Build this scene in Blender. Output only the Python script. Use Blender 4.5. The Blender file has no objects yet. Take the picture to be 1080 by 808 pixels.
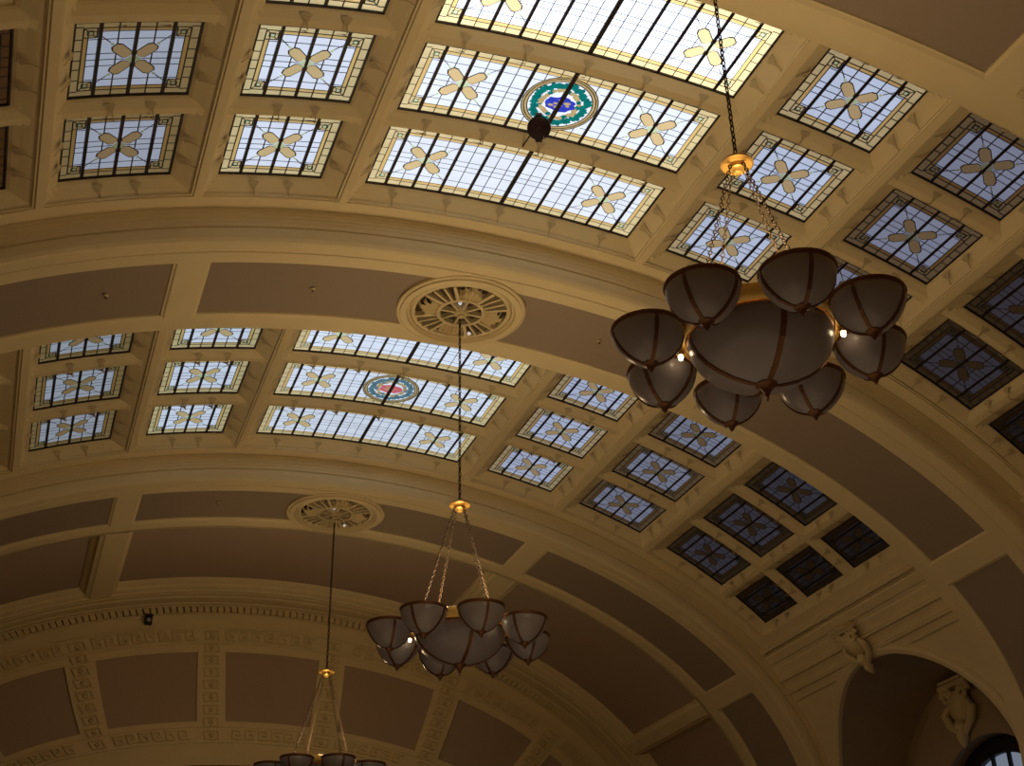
import bpy, bmesh, math, random
from math import sin, cos, pi, radians as R_, sqrt
from mathutils import Vector, Matrix
random.seed(7)
S = bpy.context.scene
COL = S.collection
A0, B0, ZS = 10.0, 6.149, 6.2          # vault ellipse half-width / rise at the glass, springing height
PER = 7.539                            # bay period
YC1 = 14.88                            # centre of the first visible band

# ------------------------------------------------------------------ helpers
def E(t, off, y):
    return Vector(((A0 - off) * sin(t), y, (B0 - off) * cos(t) + ZS))

class MB:
    def __init__(s): s.v = []; s.f = []; s.m = []
    def quad(s, a, b, c, d, mi=0):
        n = len(s.v); s.v += [a, b, c, d]; s.f.append((n, n+1, n+2, n+3)); s.m.append(mi)
    def poly(s, pts, mi=0):
        n = len(s.v); s.v += list(pts); s.f.append(tuple(range(n, n+len(pts)))); s.m.append(mi)
    def box(s, c, d, M=None, mi=0):
        hx, hy, hz = d[0]/2, d[1]/2, d[2]/2
        P = [Vector((x, y, z)) for x in (-hx, hx) for y in (-hy, hy) for z in (-hz, hz)]
        if M is not None: P = [M @ p for p in P]
        P = [p + Vector(c) for p in P]
        n = len(s.v); s.v += P
        for f in ((0,1,3,2),(4,6,7,5),(0,4,5,1),(2,3,7,6),(0,2,6,4),(1,5,7,3)):
            s.f.append(tuple(n+i for i in f)); s.m.append(mi)
    def lathe(s, prof, n=32, c=(0,0,0), mi=0, a0=0., a1=2*pi, M=None):
        base = len(s.v); k = len(prof); full = abs(a1-a0-2*pi) < 1e-6
        steps = n if full else n+1
        for i in range(steps):
            a = a0 + (a1-a0)*i/n
            for r, z in prof:
                p = Vector((r*cos(a), r*sin(a), z))
                if M is not None: p = M @ p
                s.v.append(p + Vector(c))
        for i in range(n):
            j = (i+1) % steps
            for q in range(k-1):
                s.f.append((base+i*k+q, base+j*k+q, base+j*k+q+1, base+i*k+q+1)); s.m.append(mi)
    def tube(s, pts, r, n=6, mi=0, closed=False, rs=None):
        pts = [Vector(p) for p in pts]; base = len(s.v); N = len(pts)
        up = None
        for i, p in enumerate(pts):
            if closed: t = pts[(i+1) % N] - pts[i-1]
            else: t = pts[min(i+1, N-1)] - pts[max(i-1, 0)]
            t.normalize()
            if up is None:
                up = t.cross(Vector((0,0,1)))
                if up.length < .05: up = t.cross(Vector((1,0,0)))
            up = (up - t*up.dot(t)).normalized()
            w = t.cross(up)
            rr = rs[i] if rs else r
            for k in range(n):
                a = 2*pi*k/n
                s.v.append(p + (up*cos(a) + w*sin(a))*rr)
        for i in range(N if closed else N-1):
            j = (i+1) % N
            for k in range(n):
                l = (k+1) % n
                s.f.append((base+i*n+k, base+i*n+l, base+j*n+l, base+j*n+k)); s.m.append(mi)
        if not closed:
            s.f.append(tuple(base+k for k in range(n))); s.m.append(mi)
            s.f.append(tuple(base+(N-1)*n+k for k in range(n))[::-1]); s.m.append(mi)
    def grid(s, us, vs, fn, skip=None, mi=0):
        base = len(s.v); nv = len(vs)
        for u in us:
            for v in vs: s.v.append(fn(u, v))
        for i in range(len(us)-1):
            for j in range(nv-1):
                if skip and skip((us[i]+us[i+1])/2, (vs[j]+vs[j+1])/2): continue
                s.f.append((base+i*nv+j, base+(i+1)*nv+j, base+(i+1)*nv+j+1, base+i*nv+j+1)); s.m.append(mi)
    def mesh(s, name, mats, smooth=False, merge=False):
        me = bpy.data.meshes.new(name)
        me.from_pydata([tuple(v) for v in s.v], [], s.f)
        for m in (mats if isinstance(mats, (list, tuple)) else [mats]): me.materials.append(m)
        me.polygons.foreach_set('material_index', s.m)
        if merge or True:
            bm = bmesh.new(); bm.from_mesh(me)
            if merge: bmesh.ops.remove_doubles(bm, verts=bm.verts, dist=1e-4)
            if merge: bmesh.ops.recalc_face_normals(bm, faces=bm.faces)
            bm.to_mesh(me); bm.free()
        if smooth:
            me.polygons.foreach_set('use_smooth', [True]*len(me.polygons))
            try: me.set_sharp_from_angle(angle=R_(40))
            except Exception: pass
        me.update()
        return me
    def obj(s, name, mats, parent=None, smooth=False, merge=False):
        o = bpy.data.objects.new(name, s.mesh(name, mats, smooth, merge))
        COL.objects.link(o)
        if parent: o.parent = parent
        return o

def empty(name, loc, label=None, cat=None, group=None):
    o = bpy.data.objects.new(name, None); COL.objects.link(o); o.location = loc
    o.empty_display_size = .1
    if label: tag(o, label, cat, group)
    return o
def tag(o, label, cat, group=None):
    o['label'] = label; o['category'] = cat
    if group: o['group'] = group
    return o
def struct(o): o['kind'] = 'structure'; return o
def dup(o, parent=None):
    c = o.copy(); COL.objects.link(c); c.parent = parent
    for ch in list(o.children): dup(ch, c)
    return c

# ------------------------------------------------------------------ materials
def mat(name, color, rough=.6, metal=0., noise=None, scale=8., spec=.3, bump=0., bscale=60.):
    m = bpy.data.materials.new(name); m.use_nodes = True
    nt = m.node_tree; b = nt.nodes['Principled BSDF']
    b.inputs['Base Color'].default_value = (*color, 1); b.inputs['Roughness'].default_value = rough
    b.inputs['Metallic'].default_value = metal
    b.inputs['Specular IOR Level'].default_value = spec
    if noise or bump:
        tc = nt.nodes.new('ShaderNodeTexCoord')
    if noise:
        n = nt.nodes.new('ShaderNodeTexNoise'); n.inputs['Scale'].default_value = scale; n.inputs['Detail'].default_value = 5
        r = nt.nodes.new('ShaderNodeMix'); r.data_type = 'RGBA'
        r.inputs['A'].default_value = (*color, 1)
        r.inputs['B'].default_value = (*[c*(1-noise) for c in color], 1)
        nt.links.new(tc.outputs['Object'], n.inputs['Vector']); nt.links.new(n.outputs['Fac'], r.inputs['Factor'])
        nt.links.new(r.outputs['Result'], b.inputs['Base Color'])
    if bump:
        n2 = nt.nodes.new('ShaderNodeTexNoise'); n2.inputs['Scale'].default_value = bscale
        bp = nt.nodes.new('ShaderNodeBump'); bp.inputs['Strength'].default_value = bump; bp.inputs['Distance'].default_value = .01
        nt.links.new(tc.outputs['Object'], n2.inputs['Vector'])
        nt.links.new(n2.outputs['Fac'], bp.inputs['Height']); nt.links.new(bp.outputs['Normal'], b.inputs['Normal'])
    return m

def glow(name, tint, base=(.012,.012,.012), noise=.12, scale=3.):
    """daylit stained glass: brightness comes from the object's own colour"""
    m = bpy.data.materials.new(name); m.use_nodes = True
    nt = m.node_tree; b = nt.nodes['Principled BSDF']
    b.inputs['Base Color'].default_value = (*base, 1); b.inputs['Roughness'].default_value = .15; b.inputs['Specular IOR Level'].default_value = .2
    oi = nt.nodes.new('ShaderNodeObjectInfo')
    mx = nt.nodes.new('ShaderNodeMix'); mx.data_type = 'RGBA'; mx.blend_type = 'MULTIPLY'
    mx.inputs['Factor'].default_value = 1; mx.inputs['B'].default_value = (*tint, 1)
    nt.links.new(oi.outputs['Color'], mx.inputs['A'])
    tc = nt.nodes.new('ShaderNodeTexCoord'); n = nt.nodes.new('ShaderNodeTexNoise'); n.inputs['Scale'].default_value = scale
    mr = nt.nodes.new('ShaderNodeMapRange'); mr.inputs['To Min'].default_value = 1-noise; mr.inputs['To Max'].default_value = 1+noise
    nt.links.new(tc.outputs['Object'], n.inputs['Vector']); nt.links.new(n.outputs['Fac'], mr.inputs['Value'])
    nt.links.new(mx.outputs['Result'], b.inputs['Emission Color']); nt.links.new(mr.outputs['Result'], b.inputs['Emission Strength'])
    return m

def emit(name, color, st):
    m = bpy.data.materials.new(name); m.use_nodes = True
    b = m.node_tree.nodes['Principled BSDF']; b.inputs['Base Color'].default_value = (*color, 1)
    b.inputs['Emission Color'].default_value = (*color, 1); b.inputs['Emission Strength'].default_value = st
    return m

CREAM = mat('cream plaster', (.73, .60, .35), .75, noise=.12, scale=2.5)
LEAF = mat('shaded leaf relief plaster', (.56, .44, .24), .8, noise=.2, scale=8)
CREAM2 = mat('cream carved plaster', (.71, .57, .31), .75, noise=.15, scale=6)
BROWN = mat('brown acoustic fabric', (.33, .255, .19), .95, noise=.14, scale=60, spec=.05, bump=.3, bscale=150)
BROWND = mat('tan brown fabric', (.44, .33, .245), .95, noise=.14, scale=60, spec=.05, bump=.3, bscale=150)
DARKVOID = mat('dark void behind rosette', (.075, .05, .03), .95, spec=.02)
FRAME = mat('dark bronze skylight frame', (.018, .011, .012), .5)
LEAD = mat('lead came', (.03, .027, .03), .5)
GLASS = glow('clear daylit glass', (1, 1, 1))
AMBER = glow('pale amber glass', (.72, .57, .30), (.06,.05,.03), .2, 6)
ORANGE = glow('amber strip glass', (.74, .50, .19), (.06,.04,.02))
PETAL = glow('amber petal glass', (.72, .53, .27), (.06,.05,.03))
GREEN = glow('pale green glass', (.62, .70, .42))
TEAL = glow('teal wreath glass', (.0, .16, .14), noise=.5, scale=14)
TAN = glow('tan glass', (.50, .36, .16), noise=.4, scale=14)
BLUE = glow('blue glass', (.03, .05, .50), noise=.5, scale=14)
PINK = glow('pink glass', (.75, .16, .18), noise=.4, scale=14)
TEALG = glow('grey teal glass', (.10, .20, .24), noise=.5, scale=14)
GOLD = mat('gilded metal', (.50, .29, .075), .4, metal=.6, noise=.15, scale=10)
GILT = mat('warm lit gilded ring', (.95, .62, .17), .45, metal=.25, noise=.12, scale=8)  # bulb light on the ring put into a brighter gold
BRONZE = mat('dark bronze', (.17, .075, .033), .38, metal=.5)
BOWL = mat('smoky frosted bowl glass', (.34, .30, .305), .28, noise=.2, scale=4, spec=.45)
CHAIN = mat('brown bronze chain', (.05, .032, .02), .65, metal=0, spec=.15)
BLACK = mat('black housing', (.012, .011, .013), .5)
REDCONE = mat('dark reddish speaker cone', (.035, .014, .014), .6)
BULB = emit('warm bulb', (1, .78, .45), 14)
WBULB = emit('white bulb', (.9, .9, .95), .45)
WALL = mat('warm wall plaster', (.55, .42, .24), .8, noise=.1)
FLOORM = mat('brown hall carpet', (.25, .15, .09), .9, noise=.3, scale=5)
WGLASS = emit('bluish daylit window glass', (.16, .19, .25), .9)
SHADEWALL = mat('plaster toned for recess shade', (.42, .31, .185), .85, noise=.12)  # shade of the recess put into a darker plaster colour

# ------------------------------------------------------------------ vault layout
CH = .1908
AE = [.2500, .4491, .6623, .8578]
BE = [.3871, .5952, .8166, .9573]
GY = [13.1892, 11.6808, 10.1603]       # far edges of the three rows (row 1 = far)
GH = 1.21
RIB = [(0, .03), (.05, .06), (.15, .10), (.27, .155), (.36, .19), (.365, .225), (.405, .228), (.41, .25)]
BAR = [(0, .03), (.06, .06), (.2, .10), (.33, .135), (.42, .14)]
def gap(e0, e1, prof):
    w = e1 - e0
    return [(e0 + u*w, h) for u, h in prof] + [(e1 - u*w, h) for u, h in prof[::-1]]
def lin(a, b, n): return [a + (b-a)*i/n for i in range(1, n)]
# theta profile on the positive side
pos = [(t, 0.) for t in [CH*i/6 for i in range(6)]]
edges = [CH] + [v for ab in zip(AE, BE) for v in ab]
TH = list(pos)
for k in range(4):
    e0, e1 = edges[2*k], edges[2*k+1]
    TH.append((e0 - 1e-4, 0.))
    TH += gap(e0, e1, BAR if k == 3 else RIB)
    TH.append((e1 + 1e-4, 0.))
    TH += [(t, 0.) for t in lin(e1, edges[2*k+2], 4)]
TH.append((BE[3] - 1e-4, 0.))
TH += [(BE[3] + u*.062, h) for u, h in RIB] + [(.998, .25), (1.006, .25), (1.0125, .25)]
THF = [(-t, h) for t, h in TH[:0:-1]] + TH
YS = []
YS += [(8.55, .25)] + [(8.97 - u*.44, h) for u, h in RIB[::-1]] + [(8.98, 0.), (9.55, 0.), (GY[2]-1e-3, 0.)]
YS += gap(GY[2], GY[1]-GH, BAR) + [(GY[1]-GH+1e-3, 0.), (11.1, 0.), (GY[1]-1e-3, 0.)]
YS += gap(GY[1], GY[0]-GH, BAR) + [(GY[0]-GH+1e-3, 0.), (12.6, 0.), (GY[0]-1e-3, 0.)]
YS += [(GY[0] + u*.44, h) for u, h in RIB] + [(13.60, .25)]

frame_cam = None
CAMLOC = Vector((-4.9805, 0, -4.6159 + ZS)); CAMROT = (2.0848, .0193, -.3574); FPX = 1364.07
from mathutils import Euler
CM = Euler(CAMROT, 'XYZ').to_matrix()
def project(p):
    q = CM.transposed() @ (Vector(p) - CAMLOC)
    if q.z > -.1: return None
    return 540 + FPX*q.x/-q.z, 404 - FPX*q.y/-q.z
cols = {0: (-CH, CH)}
for k in range(4):
    cols[k+1] = (AE[k], BE[k]); cols[-k-1] = (-BE[k], -AE[k])
def seen(b, c, r):
    t0, t1 = cols[c]; y1 = GY[r-1] + b*PER; y0 = y1 - GH
    n = 0
    for i in range(9):
        for j in range(5):
            q = project(E(t0+(t1-t0)*i/8, 0, y0+(y1-y0)*j/4))
            if q and 3 < q[0] < 1075 and 3 < q[1] < 804: n += 1
    return n > 1
PANELS = {(b, c, r) for b in (0, 1) for c in cols for r in (1, 2, 3) if seen(b, c, r)}

def cell(t, y):
    for c, (t0, t1) in cols.items():
        if t0 < t < t1:
            for r in (1, 2, 3):
                if GY[r-1]-GH < y < GY[r-1]: return c, r
    return None

# ------------------------------------------------------------------ ceiling : coffered bays
for b in (0, 1):
    dy = b*PER
    mb = MB()
    hs = dict(THF); hy = dict(YS)
    mb.grid([t for t, _ in THF], [y for y, _ in YS],
            lambda t, y: E(t, max(hs[t], hy[y]), y + dy),
            skip=lambda t, y: (cell(t, y) is not None) and ((b, *cell(t, y)) in PANELS))
    # small leaf ornaments on the coffer mouldings
    def leaf(tc, yc, dt, dyv, wt, wy):
        # spine runs from the moulding toward the glass; three lobes
        def P(a, s, h):
            t = tc + dt*a + wt*s; y = yc + dyv*a + wy*s
            prof = .235 - .17*a
            return E(t, max(.03, prof) + h*.5, y + dy)
        pts = [(0, -.12, .0), (.35, -.16, .01), (.55, -.55, .02), (.80, -1.25, .03), (.88, -.75, .03), (.80, -.25, .03), (.93, 0, .035),
               (.80, .25, .03), (.88, .75, .03), (.80, 1.25, .03), (.55, .55, .02), (.35, .16, .01), (0, .12, .0)]
        rim = [P(*q) for q in pts]; mid = [P(a, s*.25, h*.6 + .022) for a, s, h in pts]
        for i in range(len(rim)-1):
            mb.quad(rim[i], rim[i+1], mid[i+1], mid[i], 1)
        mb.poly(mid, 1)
    for c, (t0, t1) in cols.items():
        for r in (1, 2, 3):
            if (b, c, r) not in PANELS: continue
            y1 = GY[r-1]; y0 = y1 - GH
            fr = (.33, .67) if c else (.10, .30, .5, .70, .90)
            for q in fr:
                t = t0 + (t1-t0)*q
                leaf(t, y1 + .14, 0, -.14, .055/9.3, 0)
                leaf(t, y0 - .14, 0, .14, .055/9.3, 0)
            for q in (.33, .67):
                y = y0 + GH*q
                leaf(t0 - .02, y, .02, 0, 0, .055)
                leaf(t1 + .02, y, -.02, 0, 0, .055)
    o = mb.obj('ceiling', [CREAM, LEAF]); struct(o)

# ------------------------------------------------------------------ transverse bands
# profile (y relative to the band's own period of bay 1, offset)
BP = [(13.60, .25), (13.602, .285), (13.612, .29), (13.614, .33), (13.62, .335), (13.622, .38), (13.63, .385), (13.632, .44), (13.638, .445), (13.64, .50), (13.665, .505),
      (13.645, .535), (13.65, .60), (13.665, .66), (13.69, .705), (13.72, .72), (13.90, .72), (13.905, .735), (13.925, .74), (13.945, .735), (13.95, .72), (14.16, .72)]
BPB = [(14.16, .72), (14.165, .70), (14.19, .695), (14.195, .67)]
BROWN_OFF = .675
TB = [(.405, .45), (1.038, 1.10)]
NEAR = [(15.57, .72), (15.80, .72), (15.87, .72), (15.90, .66), (15.95, .55), (15.98, .45), (16.0, .25), (16.09, .25)]
def band(b, last=False):
    dy = b*PER
    mb = MB()
    ths = sorted(set([-1.62 + 3.24*i/160 for i in range(161)]))
    far = [(y+dy, o) for y, o in BP]
    mb.grid(ths, list(range(len(far))), lambda t, i: E(t, far[int(i)][1], far[int(i)][0]))
    near = NEAR if not last else [(15.57, .72), (15.75, .72), (15.92, .72), (15.93, .68), (15.98, .55), (16.02, .5)]
    nr = [(y+dy, o) for y, o in near]
    mb.grid(ths, list(range(len(nr))), lambda t, i: E(t, nr[int(i)][1], nr[int(i)][0]))
    # middle strip : recessed brown fields with cream cross strips
    base = [-1.62, -1.10, -1.038, -.45, -.405, .405, .45, 1.038, 1.10, 1.62]
    steps = [(0, .72), (.0025, .70), (.005, .695), (.0058, .665)]
    ts = []
    for i in range(len(base)-1):
        a, c = base[i], base[i+1]
        if i % 2 == 0:   # brown field
            seg = [(a + d, o) for d, o in steps]
            seg += [(t, .665) for t in lin(a+.0058, c-.0058, max(6, int((c-a)*50)))]
            seg += [(c - d, o) for d, o in steps[::-1]]
        else:
            seg = [(a + (c-a)*.33, .72), (a + (c-a)*.67, .72)]
        ts += seg
    ys = [(14.16, .72), (14.18, .70), (14.20, .695), (14.206, .665), (14.5, .665), (15.2, .665), (15.50, .665), (15.506, .695), (15.53, .70), (15.57, .72)]
    to = dict(ts); yo = dict(ys)
    mb.grid([t for t, _ in ts], [y for y, _ in ys], lambda t, y: E(t, max(to[t], yo[y]), y + dy))
    return struct(mb.obj('trim_%d' % (b+2), CREAM))
for b in (-1, 0): band(b)
band(1, last=True)

# brown fabric fields
def on_frame(pts):
    return sum(1 for p in pts if (lambda q: q and 0 < q[0] < 1078 and 0 < q[1] < 806)(project(p)))
def sheet(name, fn, us, vs, label, cat, group, material=BROWN, force=False, back=None):
    pts = [fn(u, v) for u in us for v in vs]
    if not force and on_frame(pts) < 2: return None
    mb = MB(); c = fn(us[len(us)//2], vs[len(vs)//2])
    mb.grid(us, vs, lambda u, v: fn(u, v) - c)
    mb.grid(us, vs, lambda u, v: fn(u, v) - c + (Vector(back) if back else Vector((c.x*.0012, 0, .012))))
    o = mb.obj(name, material); o.location = c
    return tag(o, label, cat, group)
BANDN = {-1: 'nearest cross band, at the top edge', 0: 'cross band with the nearer rosette', 1: 'cross band with the farther rosette'}
for b in (-1, 0, 1):
    dy = b*PER; y0, y1 = 14.21+dy, 15.495+dy; yc = YC1+dy; rr = .945
    off = BROWN_OFF
    def edge(y, s):
        d = rr*rr - (y-yc)**2
        return s*sqrt(max(d, 0.01))/(A0-off)
    vs = [y0+(y1-y0)*i/14 for i in range(15)]
    us = [i/16 for i in range(17)]
    for s, side in ((-1, 'left'), (1, 'right')):
        sheet('acoustic_panel', lambda u, y: E(s*(abs(edge(y, s)) + (.3995-abs(edge(y, s)))*u), off, y), us, vs,
              'brown panel curving around the rosette on its %s, %s' % (side, BANDN[b]), 'ceiling panel', 'brown panels of the cross bands')
        for (ta, tb, w) in ((.4555, 1.0325, 'long brown panel outward of the rosette panel'), (1.1055, 1.6, 'brown panel at the foot of the arch')):
            sheet('acoustic_panel', lambda u, y: E(s*(ta+(tb-ta)*u), off, y), [i/24 for i in range(25)], [y0, (y0+y1)/2, y1],
                  '%s, %s side, %s' % (w, side, BANDN[b]), 'ceiling panel', 'brown panels of the cross bands')

# ------------------------------------------------------------------ deep brown bay beyond the last band
mb = MB()
o_in = .50
ysteps = [(23.46, .72), (23.465, .69), (23.55, .67), (23.56, .62), (23.66, .57), (23.70, .52), (23.71, .49), (25.3, .49), (26.84, .49), (26.85, .52), (26.90, .56), (26.98, .60), (26.99, .65), (27.10, .69), (27.11, .72)]
tst = [(0, .72), (.004, .69), (.010, .67), (.0105, .62), (.016, .57), (.0195, .52), (.02, .49)]
tsl = []
fields = [(-1.62, -1.095), (-1.057, -.453), (-.404, .404), (.453, 1.057), (1.095, 1.62)]
for i, (a, c) in enumerate(fields):
    tsl += [(a + d, o) for d, o in tst] + [(t, .49) for t in lin(a+.02, c-.02, max(8, int((c-a)*40)))] + [(c - d, o) for d, o in tst[::-1]]
to = dict(tsl); yo = dict(ysteps)
mb.grid([t for t, _ in tsl], [y for y, _ in ysteps], lambda t, y: E(t, max(to[t], yo[y]), y))
# cornice up to the end wall
CO = [(27.11, .72), (27.2, .72), (27.21, .735), (27.25, .735), (27.26, .72), (27.42, .72), (27.44, .74), (27.50, .75), (27.52, .72), (27.72, .72), (27.74, .70), (27.90, .70), (27.93, .735), (28.0, .74)]
ths = [-1.62 + 3.24*i/160 for i in range(161)]
mb.grid(ths, list(range(len(CO))), lambda t, i: E(t, CO[int(i)][1], CO[int(i)][0]))
mb.grid(ths, [0, 1], lambda t, i: E(t, .72, (23.42, 23.46)[int(i)]))
mb.grid(ths, [0, 1], lambda t, i: E(t, (.5, .72)[int(i)], (23.42, 23.42)[int(i)]))
mb.grid(ths, [0, 1], lambda t, i: E(t, (.72, .5)[int(i)], (23.08+.35, 23.08+.35)[int(i)]))
mb.grid(ths, [0, 1], lambda t, i: E(t, .72, (15.85+PER, 23.47)[int(i)]))
struct(mb.obj('trim_4', CREAM))
for (a, c), w in zip(fields, ('brown panel low on the left of the far windowless bay', 'large deep brown panel left of the centre one, far windowless bay', 'widest deep brown panel at the crown of the far windowless bay',
                              'large deep brown panel right of the centre one, far windowless bay', 'brown panel low on the right of the far windowless bay')):
    sheet('acoustic_panel', lambda u, y: E(a+.0215+(c-a-.043)*u, .503, y), [i/24 for i in range(25)], [23.72, 25.3, 26.835], w, 'ceiling panel', 'deep brown panels of the far bay', BROWND)

# ------------------------------------------------------------------ end wall with radial panels
WY = 28.0
def W(t, off, dep=0.): return E(t, off, WY - dep)
def lerp(a, b, u): return a + (b-a)*u
def wpan(o):   # panel edges at offset o
    u = (o-1.8)/(3.33-1.8)
    return [lerp(a, b, u) for a, b in ((.128, .138), (.201, .229), (.474, .517), (.558, .612), (.845, .895), (.93, .985), (1.2, 1.24))]
mb = MB()
ths = [-1.62 + 3.24*i/160 for i in range(161)]
for (oa, ob, da, db) in ((.70, .76, 0, .06), (.76, .76, .06, .10), (.76, .79, .10, .10), (.79, .79, .10, .03), (.79, .93, -.05, -.05), (.93, .95, .06, .06), (.95, .955, .06, 0), (.93, .93, -.05, .06), (.79, .79, .03, -.05), (.955, 1.235, 0, 0), (1.235, 1.24, 0, .03), (1.24, 1.275, .03, .03), (1.275, 1.28, .03, .0),
                          (1.28, 1.60, 0, 0), (1.60, 1.605, 0, .02), (1.605, 1.63, .02, .02), (1.63, 1.635, .02, 0), (1.635, 1.80, 0, 0),
                          (3.32, 3.42, 0, 0), (3.42, 3.425, 0, .02), (3.425, 3.45, .02, .02), (3.45, 3.455, .02, 0), (3.455, 3.74, 0, 0), (3.74, 3.745, 0, .02), (3.745, 3.78, .02, .02), (3.78, 3.785, .02, 0), (3.785, 3.95, 0, 0), (3.95, 3.955, 0, .02), (3.955, 4.25, .02, .02)):
    mb.grid(ths, [0, 1], lambda t, i: W(t, (oa, ob)[int(i)], (da, db)[int(i)]))
# soffit of the arch behind
mb.grid(ths, [WY-.02, WY+3], lambda t, y: E(t, 4.25, y))
# radial strips
oo = [1.80 + 1.52*i/6 for i in range(7)]
e_ = list(range(7))
def strip(s, i0, i1):
    for k in range(6):
        a, c = wpan(oo[k]), wpan(oo[k+1])
        for (p, q) in ((0, .5), (.5, 1)):
            mb.quad(W(s*lerp(a[i0], a[i1], p), oo[k]), W(s*lerp(a[i0], a[i1], q), oo[k]), W(s*lerp(c[i0], c[i1], q), oo[k+1]), W(s*lerp(c[i0], c[i1], p), oo[k+1]))
for s in (-1, 1):
    strip(s, 0, 1); strip(s, 2, 3); strip(s, 4, 5)
    # reveals of the panels + backing
def rv(i, s):
    for k in range(6):
        a, c = wpan(oo[k]), wpan(oo[k+1])
        mb.quad(W(s*a[i], oo[k]), W(s*c[i], oo[k+1]), W(s*c[i], oo[k+1], -.06), W(s*a[i], oo[k], -.06))
for s in (-1, 1):
    for i in range(7): rv(i, s)
for o in (1.80, 3.32):
    mb.grid(ths, [0, -.06], lambda t, d: W(t, o, d))
struct(mb.obj('trim_11', CREAM))
def wall_panel(fa, fb, label):
    us = [i/8 for i in range(9)]
    sheet('acoustic_panel', lambda u, o: W(lerp(fa(o), fb(o), u), o, -.05), us, [1.79 + 1.54*i/6 for i in range(7)], label, 'wall panel', 'brown panels of the end wall arch', BROWND, back=(0, .015, 0))
wall_panel(lambda o: -wpan(o)[0], lambda o: wpan(o)[0], 'central brown wedge panel of the far end wall arch')
for s, nm in ((-1, 'left'), (1, 'right')):
    for (i, j, d) in ((1, 2, 'first'), (3, 4, 'second'), (5, 6, 'third')):
        wall_panel(lambda o: s*wpan(o)[i], lambda o: s*wpan(o)[j], 'brown wedge panel on the end wall arch, %s %s of the central one' % (d, nm))
# solid low wall areas either side behind
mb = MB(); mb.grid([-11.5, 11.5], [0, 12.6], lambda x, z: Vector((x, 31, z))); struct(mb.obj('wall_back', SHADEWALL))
# dentils, rosettes and guilloche of the end arch
mb = MB()
n = 176
for i in range(n):
    t = -1.42 + 2.84*(i+.5)/n
    p = E(t, .795, WY); q = E(t, .925, WY)
    tg = (E(t+.001, .86, WY) - E(t-.001, .86, WY)).normalized()
    w = .053
    f = [v + Vector((0, .12, 0)) for v in (p - tg*w, p + tg*w, q + tg*w, q - tg*w)]
    g = [v + Vector((0, -.21, 0)) for v in f]
    mb.poly(g)
    for k in range(4): mb.quad(f[k], f[(k+1) % 4], g[(k+1) % 4], g[k])
struct(mb.obj('trim_5', CREAM2))
mb = MB()
def wbox(t0, t1, o0, o1, d):
    a = [W(t0, o0), W(t1, o0), W(t1, o1), W(t0, o1)]; g = [v + Vector((0, -d, 0)) for v in a]
    mb.poly(g)
    for k in range(4): mb.quad(a[k], a[(k+1) % 4], g[(k+1) % 4], g[k])
def rosette(tc, o, ht, ho):
    # square frame with inner flower block
    for (a0, a1, b0, b1) in ((-1, -.78, -1, 1), (.78, 1, -1, 1), (-.78, .78, -1, -.8), (-.78, .78, .8, 1)):
        wbox(tc+a0*ht, tc+a1*ht, o+b0*ho, o+b1*ho, .045)
    c = W(tc, o)
    for k in range(6):
        a = k*pi/3
        d = Vector((cos(a), 0, sin(a)))*ho*.34
        prof = [(ho*.26, 0.), (ho*.22, .04), (ho*.08, .055), (0, .056)]
        mb.lathe(prof, 6, c=tuple(c + d), M=Matrix.Rotation(pi/2, 3, 'X'))
    mb.lathe([(ho*.2, 0), (ho*.15, .045), (0, .05)], 6, c=tuple(c), M=Matrix.Rotation(pi/2, 3, 'X'))
ribs = []
for s in (-1, 1):
    for (i, j) in ((0, 1), (2, 3), (4, 5)):
        for k in range(9):
            o = 1.44 + k*.272
            a = wpan(o); tc = s*(a[i]+a[j])/2
            rosette(tc, o, (a[j]-a[i])*.27, .098)
        ribs.append(s*sum(wpan(1.44)[q] for q in (i, j))/2)
# guilloche bands : interlocking key pattern
def key(tm, o, ht, ho, flip):
    f = 1 if flip else -1
    d = .045
    wbox(tm-ht*.9, tm-ht*.62, o-ho, o+ho, d)
    wbox(tm-ht*.62, tm+ht*.5, o-f*ho, o-f*ho*.68, d)
    wbox(tm+ht*.25, tm+ht*.5, o-f*ho*.68, o+f*ho*.25, d)
    wbox(tm-ht*.25, tm+ht*.25, o-f*ho*.05, o+f*ho*.25, d)
    wbox(tm-ht*.62, tm+ht*.9, o+f*ho*.7, o+f*ho, d)
for o, ho, st in ((1.44, .115, .034), (3.60, .105, .044)):
    t = -1.2; i = 0
    while t < 1.2:
        a = wpan(o)
        if all(abs(abs(t) - (a[p]+a[q])/2) > (a[q]-a[p])*.5 + st*.25 for p, q in ((0, 1), (2, 3), (4, 5))):
            key(t, o, st*.48, ho, i % 2)
        t += st; i += 1
struct(mb.obj('trim_6', CREAM2))

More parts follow.
